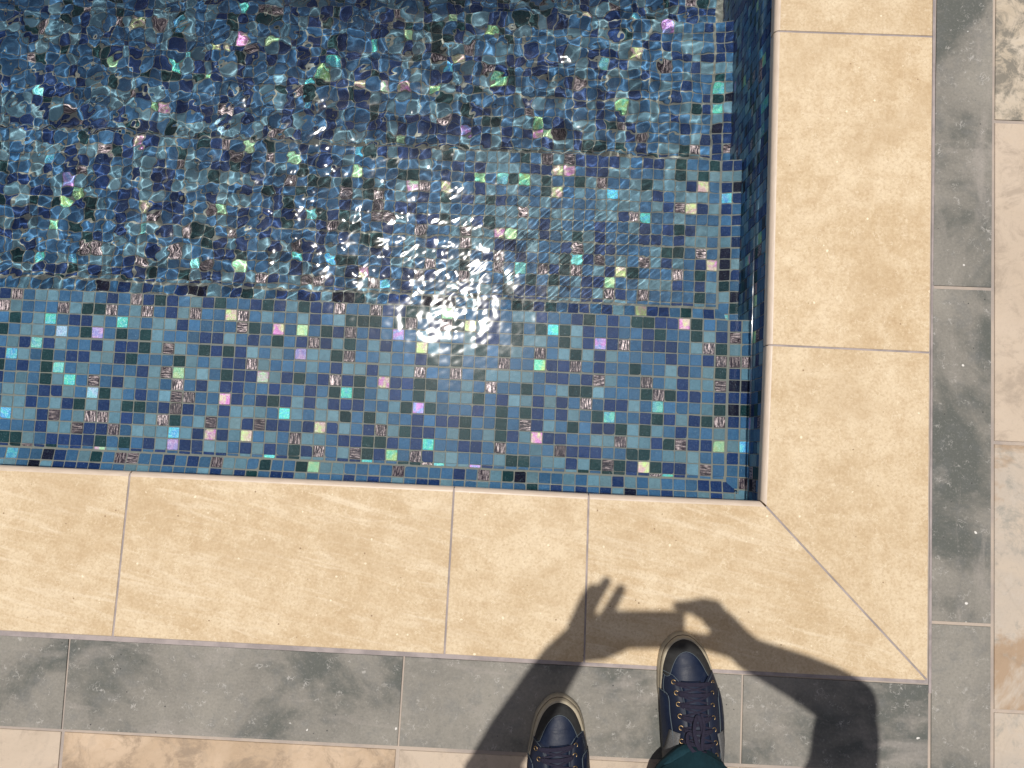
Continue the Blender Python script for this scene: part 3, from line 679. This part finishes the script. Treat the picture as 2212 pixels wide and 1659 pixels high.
def cord(V, F, pts, r, seg=6):
    n = len(pts); b = len(V)
    for i, p in enumerate(pts):
        d = (pts[min(n - 1, i + 1)] - pts[max(0, i - 1)]).normalized()
        a = d.orthogonal().normalized(); c_ = d.cross(a)
        for k in range(seg):
            t_ = 2 * math.pi * k / seg; V.append(p + (a * math.cos(t_) + c_ * math.sin(t_)) * r)
    for i in range(n - 1):
        for k in range(seg):
            a = b + i * seg + k; c_ = b + i * seg + (k + 1) % seg; F.append((a, c_, c_ + seg, a + seg))
def catmull(P, n=8):
    P = [Vector(p) for p in P]; out = []
    Q = [P[0] * 2 - P[1]] + P + [P[-1] * 2 - P[-2]]
    for i in range(1, len(Q) - 2):
        for k in range(n):
            t_ = k / n; a, b, c_, d = Q[i - 1], Q[i], Q[i + 1], Q[i + 2]
            out.append(.5 * ((2 * b) + (-a + c_) * t_ + (2 * a - 5 * b + 4 * c_ - d) * t_ ** 2 + (-a + 3 * b - 3 * c_ + d) * t_ ** 3))
    out.append(P[-1]); return out
def sinv(x, y): # side parameter for a plan position
    return max(-1, min(1, (x - s_mid(y)) / max(.004, s_half(y))))
def Sw(y, s_, off=0.): return S(warp(y), s_, off)
def onS(x, y, off=.001): return Sw(y, sinv(x, warp(y)), off)
def torus(V, F, c, n, R_, r_, a=18, b_=8):
    n = n.normalized(); u = n.orthogonal().normalized(); v = n.cross(u); k0 = len(V)
    for i in range(a):
        t_ = 2 * math.pi * i / a; d = u * math.cos(t_) + v * math.sin(t_)
        for j in range(b_):
            p = 2 * math.pi * j / b_; V.append(c + d * (R_ + r_ * math.cos(p)) + n * r_ * math.sin(p))
    for i in range(a):
        for j in range(b_):
            F.append((k0 + i * b_ + j, k0 + ((i + 1) % a) * b_ + j, k0 + ((i + 1) % a) * b_ + (j + 1) % b_, k0 + i * b_ + (j + 1) % b_))
YS = [.0004, .0012, .0025, .0045, .0075, .0115, .016] + list(np.linspace(.021, .288, 44)) + [.294, .298, .2999]
def make_shoe(parent, loc, rz, bow_seed, mirror=1):
    # part of the person: sole, then its pieces as sub-parts of the shoe
    rr = random.Random(bow_seed); MIR[0] = mirror
    ss = [math.sin(math.pi / 2 * k) for k in np.linspace(-1, 1, 45)]
    shoe = patch('shoe', YS, ss, lambda y, s_: S(y, s_), M_NAVY, parent)
    shoe.location = loc; shoe.rotation_euler = (0, 0, rz)
    # sole: outline loops at several heights
    out = []
    ya = [0, .0015, .004, .008, .013, .019] + list(np.linspace(.026, .286, 30)) + [.292, .297, .3]
    def hw(y): return s_half(min(.2999, max(0, y)))
    def outline(dx, dy):
        pts = []
        for y in ya: pts.append((s_mid(y) - hw(y) - dx * min(1, .25 + y / .03) * float(np.interp(y, [0, .05, .09, .12, .3], [1, 1, .7, -.1, -.1])) if y > 0 else 0, -(y * (1 + 0) - dy * max(0, 1 - y / .06))))
        l = [(p[0], p[1]) for p in pts]
        r_ = [(s_mid(y) + hw(y) + dx * min(1, .25 + y / .03) * float(np.interp(y, [0, .05, .09, .12, .3], [1, 1, .7, -.1, -.1])) if y > 0 else 0, -(y - dy * max(0, 1 - y / .06))) for y in ya]
        return [(s_mid(0), dy)] + l[1:] + r_[1:][::-1]
    levs = [(.0060, .0075, 0), (.0068, .0085, .004), (.0060, .0078, .0150), (.0046, .0060, .0205), (.0037, .0050, .0215), (.0040, .0048, .0222), (.0040, .0036, .0300), (.0022, .0016, .0325), (-.004, -.004, .0328)]
    V = []; F = []; MI = []
    for (dx, dy, z_) in levs:
        for (x, y) in outline(dx, dy): V.append((x * mirror, y, z_ - (.0065 * max(0, min(1, (-y - .09) / .05)) if z_ > .021 else 0)))
    n = len(outline(0, 0))
    for k in range(len(levs) - 1):
        for i in range(n):
            j = (i + 1) % n; q = (k * n + i, k * n + j, (k + 1) * n + j, (k + 1) * n + i); F.append(q if mirror > 0 else q[::-1]); MI.append(1 if k in (3, 4) else 0)
    F.append(tuple(range(n))); MI.append(0)
    mesh('sole', V, F, [M_SOLE, M_SOLED], shoe, mi=MI, smooth=True)
    # black toe guard: whole nose, then two wings
    def gy(a): return float(np.interp(a, [0, .2, .35, .48, .58, .65, .70, .74, .85, 1], [.0170, .0182, .0208, .0255, .0325, .0410, .0500, .0570, .0600, .0555]))   # rear edge against |s|
    def gfn(k, s_):
        a = abs(s_); ye = gy(a)
        y = .0006 + (ye - .0006) * k
        return S(y, s_, .0010 + .0003 * math.sin(k * 9))
    patch('toe_guard', list(np.linspace(0, 1, 14) ** 1.6), ss, gfn, M_SUEDE, shoe, .0012)
    # eyestay and quarters: leather laid over the vamp on both sides
    for sd in (-1, 1):
        def qfn(y, k):
            xin = float(np.interp(y, [.060, .075, .088, .105, .15, .20, .262], [.046, .030, .0215, .0195, .0165, .0170, .0185]))
            si = min(.97, xin / s_half(warp(y))); s_ = si + (1 - si) * k
            return Sw(y, s_ * sd, .0022 if k > .02 else .0002)
        patch('quarter', list(np.linspace(.064, .262, 34)), [0, .02, .1, .3, .5, .7, .85, .95, 1], qfn, M_NAVY2, shoe, .0014)
        # foxing overlay at the side with round front end
        def ffn(y, k):
            t0 = float(np.interp(y, [.108, .112, .120, .14, .262], [.985, .90, .83, .79, .76])); s_ = t0 + (1 - t0) * k
            return Sw(y, s_ * sd, .0036 if k > .05 else .002)
        patch('side_panel', list(np.linspace(.108, .262, 24)), [0, .05, .3, .6, .9, 1], ffn, M_NAVY, shoe, .0012)
        def wfn(y, k):
            c_ = float(np.interp(y, [.176, .250], [.70, .93])); wdt = .13
            s_ = min(1, max(.4, c_ + (k - .5) * wdt * 2)); return Sw(y, s_ * sd, .0046)
        patch('webbing_stripe', list(np.linspace(.178, .250, 14)), [0, .25, .5, .75, 1], wfn, M_WEB, shoe, .001)
    # tongue
    def tfn(y, k): return Sw(y, (k * float(np.interp(y, [.080, .11, .25], [.016, .0155, .019])) / s_half(warp(y))), .0012 + .0016 * (1 - k * k))
    patch('tongue', list(np.linspace(.082, .268, 26)), list(np.linspace(-1, 1, 9)), tfn, M_NAVY, shoe, .001)
    # stitching
    V = []; F = []
    def st(pts, r_=.00042, off=.0034):
        P = catmull([onS(x, y, off) for x, y in pts], 5); cord(V, F, P, r_, 5)
    for sd in (-1, 1):
        gl_ = [S(gy(a), a * sd, .0022) for a in np.linspace(.0, .985, 26)]
        cord(V, F, catmull(gl_, 4), .0005, 5)
        st([(sd * .0445, .0625), (sd * .0330, .0690), (sd * .0275, .0780), (sd * .0225, .0875)], .0006)
        st([(sd * .043, .072), (sd * .0445, .085), (sd * .0455, .100), (sd * .0445, .112)], .0005, .0032)
        st([(sd * .052, .1095), (sd * .046, .1085), (sd * .041, .112), (sd * .039, .122), (sd * .0385, .15), (sd * .036, .19), (sd * .033, .24)], .0007, .0042)
        st([(sd * .0225, .090), (sd * .0195, .108), (sd * .0185, .15), (sd * .019, .20)], .0004, .0028)
    mesh('stitching', V, F, M_STITCH, shoe, smooth=True)
    # eyelets
    EYX = [(.0320, .0885), (.0290, .1075), (.0272, .1275), (.0262, .1485), (.0258, .1700), (.0262, .1920), (.0260, .214)]
    V = []; F = []
    for i, (x, y) in enumerate(EYX):
        for sd in (-1, 1):
            c_ = onS(sd * x, y + rr.uniform(-.001, .001) + sd * .0012, .0030); nn = (onS(sd * x, y, .01) - onS(sd * x, y, 0))
            V = []; F = []; torus(V, F, c_, nn, .0035, .0010); mesh('eyelet', V, F, M_BRASS, shoe, smooth=True)
    # laces
    V = []; F = []
    def run(x0, y0_, x1, y1_, lift, wd=.0064):
        P = []
        for k in np.linspace(0, 1, 13):
            x = x0 + (x1 - x0) * k; y = y0_ + (y1_ - y0_) * k
            P.append(onS(x, y, .0022 + lift * math.sin(math.pi * k) ** .5))
        ribbon(V, F, P, wd)
    for i, (x, y) in enumerate(EYX):
        a = rr.uniform(-.0010, .0010)
        run(-x + .001, y - .0008 + a, x - .001, y + .0014 - a, .0052 + .0004 * i)
        if i + 1 < len(EYX):
            x2, y2 = EYX[i + 1]
            run(-x + .003, y + .003, x2 - .003, y2 - .002, .0012, .0036); run(x - .003, y + .003, -x2 + .003, y2 - .002, .0018, .0036)
    # bow: knot, two loops and two ends
    kx, ky = .001, .204 - .0
    kz = onS(0, ky, .012)
    def lp(pts, wd=.0058):
        P = catmull([Vector((x * mirror, -warp(y), s_ridge(warp(y)) + z_)) for x, y, z_ in pts], 7); ribbon(V, F, P, wd)
    lp([(kx, ky, .010), (-.008, .186, .019), (-.010, .163, .018), (-.003, .143, .013), (.003, .150, .009), (.0045, .172, .011), (kx, ky, .010)])
    lp([(kx, ky, .012), (-.014, .198, .020), (-.022, .184, .015), (-.018, .172, .009), (-.008, .180, .010), (kx, ky, .011)])
    lp([(kx, ky, .011), (.016, .212, .015), (.030, .223, .006), (.042, .236, -.012)], .0045)
    lp([(kx, ky, .011), (.002, .180, .016), (.008, .158, .012), (.006, .138, .010)], .0045)
    V2 = []; F2 = []
    ribbon(V, F, catmull([kz + Vector((-.007, .001, -.004)), kz + Vector((-.003, 0, .003)), kz + Vector((.003, 0, .003)), kz + Vector((.007, -.001, -.004))], 4), .009, .003)
    mesh('lace', V, F, M_LACE, shoe, smooth=False)
    return shoe

person = tag(empty('person', (-.24, -.52, 0)), 'person in navy lace-up shoes and teal trousers photographing the pool, arms shadow on the slabs', 'person')
PL = person.location
def capsules(spec, vox, name, mat, parent, smooth_it=6, extra=None):
    """spec: chains of (x,y,z,r); one continuous remeshed surface"""
    V = []; F = []
    for ch in spec:
        for i in range(len(ch)):
            p = Vector(ch[i][:3]); r = ch[i][3]
            b = len(V); m_, n_ = 10, 14
            for a in range(m_ + 1):
                th = math.pi * a / m_
                for c_ in range(n_): ph = 2 * math.pi * c_ / n_; V.append(p + Vector((math.sin(th) * math.cos(ph), math.sin(th) * math.sin(ph), math.cos(th))) * r)
            for a in range(m_):
                for c_ in range(n_): F.append((b + a * n_ + c_, b + a * n_ + (c_ + 1) % n_, b + (a + 1) * n_ + (c_ + 1) % n_, b + (a + 1) * n_ + c_))
            if i:
                q = Vector(ch[i - 1][:3]); rq = ch[i - 1][3]; d = (p - q)
                if d.length < 1e-5: continue
                d.normalize(); u = d.orthogonal().normalized(); v = d.cross(u); b = len(V)
                for (cc, r2) in ((q, rq), (p, r)):
                    for c_ in range(16): ph = 2 * math.pi * c_ / 16; V.append(cc + (u * math.cos(ph) + v * math.sin(ph)) * r2)
                for c_ in range(16): F.append((b + c_, b + (c_ + 1) % 16, b + 16 + (c_ + 1) % 16, b + 16 + c_))
                F.append(tuple(b + c_ for c_ in range(16))[::-1]); F.append(tuple(b + 16 + c_ for c_ in range(16)))
    if extra:
        for (c_, rx, ry, rz_, rot) in extra:
            b = len(V); m_, n_ = 14, 20
            for a in range(m_ + 1):
                th = math.pi * a / m_
                for k in range(n_):
                    ph = 2 * math.pi * k / n_; p = Vector((math.sin(th) * math.cos(ph) * rx, math.sin(th) * math.sin(ph) * ry, math.cos(th) * rz_)); p.rotate(rot); V.append(Vector(c_) + p)
            for a in range(m_):
                for k in range(n_): F.append((b + a * n_ + k, b + a * n_ + (k + 1) % n_, b + (a + 1) * n_ + (k + 1) % n_, b + (a + 1) * n_ + k))
    V = [v - Vector(parent.location) for v in V]
    o = mesh(name, V, F, mat, parent, smooth=True)
    md = o.modifiers.new('remesh', 'REMESH'); md.mode = 'VOXEL'; md.voxel_size = vox; md.use_smooth_shade = True
    ms = o.modifiers.new('smooth', 'SMOOTH'); ms.factor = .5; ms.iterations = smooth_it
    dg = bpy.context.evaluated_depsgraph_get(); me = bpy.data.meshes.new_from_object(o.evaluated_get(dg)); old = o.data
    o.modifiers.clear(); o.data = me; me.name = name; bpy.data.meshes.remove(old)
    return o

# a point whose shadow falls where the photograph shows it, at height z above the paving
CMI = CM
def sh(px, py, z):
    d = CM @ Vector(((px - 1106) / 1790, -(py - 829.5) / 1790, -1)); g_ = CAMP + d * (-CAMP.z / d.z)
    return (g_.x + SUNV.x / SUNV.z * z, g_.y + SUNV.y / SUNV.z * z, z)
def J(px, py, z, r): return (*sh(px, py, z), r)
ex = Quaternion((1, 0, 0), R(-35))
hd = Vector((-.235, -.415, 1.605))
body = [
 # spine
 [(-.24, -.53, .95, .080), (-.24, -.53, 1.02, .112), (-.24, -.50, 1.15, .112), (-.24, -.47, 1.27, .115), (-.24, -.45, 1.36, .085), (-.24, -.44, 1.44, .055), (-.238, -.425, 1.52, .055)],
 [(-.15, -.535, .92, .080), (-.15, -.50, 1.20, .085), (-.10, -.45, 1.36, .062)], [(-.33, -.535, .92, .080), (-.33, -.50, 1.20, .085), (-.38, -.45, 1.36, .062)],
 # legs
 [(-.155, -.535, .90, .074), (-.138, -.510, .50, .048), (-.130, -.53, .34, .052), (-.125, -.535, .10, .036)],
 [(-.325, -.535, .90, .074), (-.345, -.565, .50, .048), (-.350, -.60, .34, .052), (-.350, -.635, .10, .036)],
 # right arm: shoulder, elbow, wrist, palm
 [(-.075, -.45, 1.375, .055), J(1822, 1640, 1.285, .052), J(1836, 1524, 1.25, .050)], [J(1836, 1524, 1.25, .050), J(1790, 1496, 1.28, .048), J(1735, 1466, 1.33, .042), J(1622, 1415, 1.42, .031), J(1590, 1386, 1.465, .029)],
 [J(1590, 1386, 1.465, .029), J(1566, 1356, 1.50, .027), J(1549, 1332, 1.515, .021)],
 # right index on the screen, the other fingers curled beside it
 [J(1544, 1315, 1.520, .0165), J(1518, 1306, 1.545, .0130), J(1490, 1307, 1.545, .0095), J(1460, 1308, 1.533, .0080)],
 [J(1550, 1330, 1.512, .0130), J(1524, 1322, 1.528, .0105), J(1500, 1318, 1.530, .0092), J(1480, 1318, 1.533, .0078)],
 [J(1555, 1344, 1.502, .0130), J(1536, 1336, 1.515, .0105), J(1520, 1330, 1.512, .0090), J(1504, 1326, 1.512, .0078)],
 [J(1562, 1358, 1.492, .0130), J(1545, 1354, 1.498, .0105), J(1533, 1348, 1.492, .0092), J(1524, 1340, 1.486, .0080)],
 # right thumb along the lower end of the telephone
 [J(1590, 1398, 1.470, .023), J(1558, 1393, 1.492, .0185), J(1520, 1387, 1.511, .0150), J(1474, 1373, 1.514, .0100)],
 # left arm
 [(-.40, -.45, 1.375, .055), J(1052, 1675, 1.26, .044)], [J(1052, 1675, 1.26, .042), J(1105, 1590, 1.33, .044), J(1176, 1482, 1.42, .041), J(1212, 1428, 1.465, .037)],
 [J(1212, 1428, 1.465, .037), J(1243, 1390, 1.505, .031), J(1258, 1366, 1.523, .024)], [J(1238, 1386, 1.505, .026), J(1285, 1390, 1.512, .019), J(1300, 1374, 1.518, .014)],
 # left fingers spread above the telephone, thumb below it
 [J(1240, 1355, 1.523, .0135), J(1254, 1320, 1.535, .0120), J(1266, 1292, 1.540, .0112), J(1280, 1271, 1.540, .0100)],
 [J(1252, 1358, 1.526, .0135), J(1274, 1316, 1.540, .0118), J(1293, 1283, 1.547, .0108), J(1310, 1256, 1.548, .0098)],
 [J(1276, 1374, 1.526, .0135), J(1306, 1334, 1.541, .0120), J(1325, 1302, 1.547, .0112), J(1341, 1273, 1.548, .0100)],
 [J(1280, 1380, 1.520, .0112), J(1310, 1345, 1.532, .0095), J(1336, 1332, 1.531, .0085), J(1350, 1331, 1.5305, .0072)],
 [J(1255, 1412, 1.500, .0160), J(1300, 1412, 1.510, .0130), J(1340, 1398, 1.520, .0105), J(1368, 1386, 1.531, .0085)],
 # nose and ears
 [(hd.x, hd.y + .088, hd.z - .012, .011), (hd.x, hd.y + .100, hd.z - .040, .0125)],
 [(hd.x - .076, hd.y + .004, hd.z - .005, .013), (hd.x - .076, hd.y + .008, hd.z - .035, .009)], [(hd.x + .076, hd.y + .004, hd.z - .005, .013), (hd.x + .076, hd.y + .008, hd.z - .035, .009)],
 [(hd.x - .020, hd.y + .088, hd.z - .068, .007), (hd.x + .020, hd.y + .088, hd.z - .068, .007)],
]
bo = capsules(body, .0036, 'body', M_SKIN, person, 5, [((hd.x, hd.y, hd.z), .076, .096, .118, ex), ((hd.x, hd.y + .055, hd.z - .075), .05, .045, .04, ex)])
for sx in (-1, 1):
    e_ = [(hd.x + sx * .031, hd.y + .083, hd.z + .008, .0115), (hd.x + sx * .031, hd.y + .0835, hd.z + .008, .0115)]
    capsules([e_], .002, 'eye', plain('eye_white', (.75, .73, .70), .2), person, 2)
capsules([[(hd.x, hd.y - .02, hd.z + .045, .085), (hd.x, hd.y - .04, hd.z - .01, .078)], [(hd.x, hd.y + .03, hd.z + .075, .055), (hd.x, hd.y - .02, hd.z + .06, .075)]], .006, 'hair', M_HAIR, person, 3)
# shirt with short sleeves, hanging over the waist
capsules([
 [(-.24, -.53, 1.01, .138), (-.24, -.52, 1.06, .130), (-.24, -.50, 1.15, .124), (-.24, -.47, 1.27, .126), (-.24, -.45, 1.355, .096)],
 [(-.155, -.53, 1.01, .125), (-.14, -.50, 1.20, .098), (-.095, -.45, 1.36, .074)], [(-.325, -.53, 1.01, .125), (-.34, -.50, 1.20, .098), (-.385, -.45, 1.36, .074)],
 [(-.08, -.45, 1.375, .066), J(1822, 1660, 1.288, .062), J(1828, 1580, 1.265, .060)],
 [(-.40, -.45, 1.375, .066), tuple(np.array((-.40, -.45, 1.375)) * .12 + np.array(sh(1052, 1675, 1.26)) * .88) + (.056,)]], .006, 'shirt', M_SHIRT, person, 4)
# trousers: hips and two legs ending in creased hems over the shoes
def trousers():
    V = []; F = []
    def tube(rings):
        b = len(V); n = 40
        for (cx, cy, z_, rx, ry, wv) in rings:
            for k in range(n):
                a = 2 * math.pi * k / n
                w_ = 1 + wv * math.sin(3 * a + z_ * 40) + wv * .6 * math.sin(7 * a + z_ * 25)
                V.append((cx + rx * w_ * math.cos(a) - PL.x, cy + ry * w_ * math.sin(a) - PL.y, z_ + wv * .10 * math.sin(2 * a + 1.3)))
        for i in range(len(rings) - 1):
            for k in range(n):
                j = (k + 1) % n; F.append((b + i * n + k, b + i * n + j, b + (i + 1) * n + j, b + (i + 1) * n + k))
    def leg(cx, cy, hemz, hx, hy, fy_):
        # rings from inside the hem up to the hip
        r_ = [(cx, cy, hemz + .03, .064, .078, .02), (cx, cy, hemz + .002, .067, .081, .03), (cx, cy, hemz, .0695, .083, .03), (cx, cy, hemz + .014, .071, .084, .035), (cx, cy - .002, hemz + .024, .0685, .081, .05), (cx, cy - .004, hemz + .034, .072, .085, .05),
              (cx, cy - .012, hemz + .05, .070, .079, .06), (cx, cy - .016, hemz + .075, .074, .083, .05), (cx, cy - .022, hemz + .12, .074, .080, .04), (cx, cy - .025, hemz + .25, .076, .084, .02), (hx, fy_, .52, .078, .088, .02), (hx, fy_ - .01, .75, .092, .100, .01), (hx * .9 - .024, -.535, .94, .122, .128, .0), (hx * .9 - .024, -.533, 1.00, .112, .122, .0)]
        tube(r_)
    leg(-.136, -.482, .0900, -.142, -.505, -.51)
    leg(-.340, -.600, .0900, -.345, -.60, -.56)
    tube([(-.24, -.535, .80, .105, .110, .0), (-.24, -.535, .86, .155, .128, .0), (-.24, -.533, .93, .182, .135, .0), (-.24, -.53, 1.0, .172, .130, .0)])
    o = mesh('trousers', V, F, M_TROU, person, smooth=True)
    md = o.modifiers.new('thick', 'SOLIDIFY'); md.thickness = .0016
    return o
trousers()
sr = make_shoe(person, (-.1310 - PL.x + .001, -.2415 - PL.y, 0), R(2.6), 1)
sr['label'] = 'navy shoe on the right, toe on the cream coping'
sl = make_shoe(person, (-.3655 - PL.x, -.3605 - PL.y, 0), R(8.0), 2, -1)
sl['label'] = 'navy shoe on the left, cut off by the bottom edge'

# ------------------------------------------------------------ the telephone that takes the picture
a = sh(1393, 1360, 1.5225); ph = tag(empty('mobile_phone', (a[0], a[1], 1.5225), R(2.7)), 'slim dark phone held flat in both hands above the pool edge', 'phone')
def rbox(name, sx, sy, sz, r, mat, parent, c=(0, 0, 0), n=6):
    P = []
    for (qx, qy, a0) in ((1, 1, 0), (-1, 1, 90), (-1, -1, 180), (1, -1, 270)):
        for k in range(n + 1):
            t_ = R(a0 + 90 * k / n); P.append((qx * (sx / 2 - r) + r * math.cos(t_), qy * (sy / 2 - r) + r * math.sin(t_)))
    V = []; F = []; N = len(P)
    for z_, k in ((-sz / 2, .97), (-sz / 2 + .001, 1), (sz / 2 - .001, 1), (sz / 2, .97)):
        for (x, y) in P: V.append((c[0] + x * k, c[1] + y * k, c[2] + z_))
    for l_ in range(3):
        for i in range(N): j = (i + 1) % N; F.append((l_ * N + i, l_ * N + j, (l_ + 1) * N + j, (l_ + 1) * N + i))
    F.append(tuple(range(N))[::-1]); F.append(tuple(3 * N + i for i in range(N)))
    return mesh(name, V, F, mat, parent)
rbox('phone_body', .144, .067, .0072, .010, plain('dark_aluminium', (.05, .05, .055), .35, .8), ph)
rbox('screen', .138, .062, .0006, .008, plain('screen_glass', (.01, .01, .012), .08), ph, (0, 0, .0040))
rbox('camera_bump', .022, .011, .0012, .005, plain('lens_glass', (.01, .01, .015), .05), ph, (-.056, .024, -.0041))
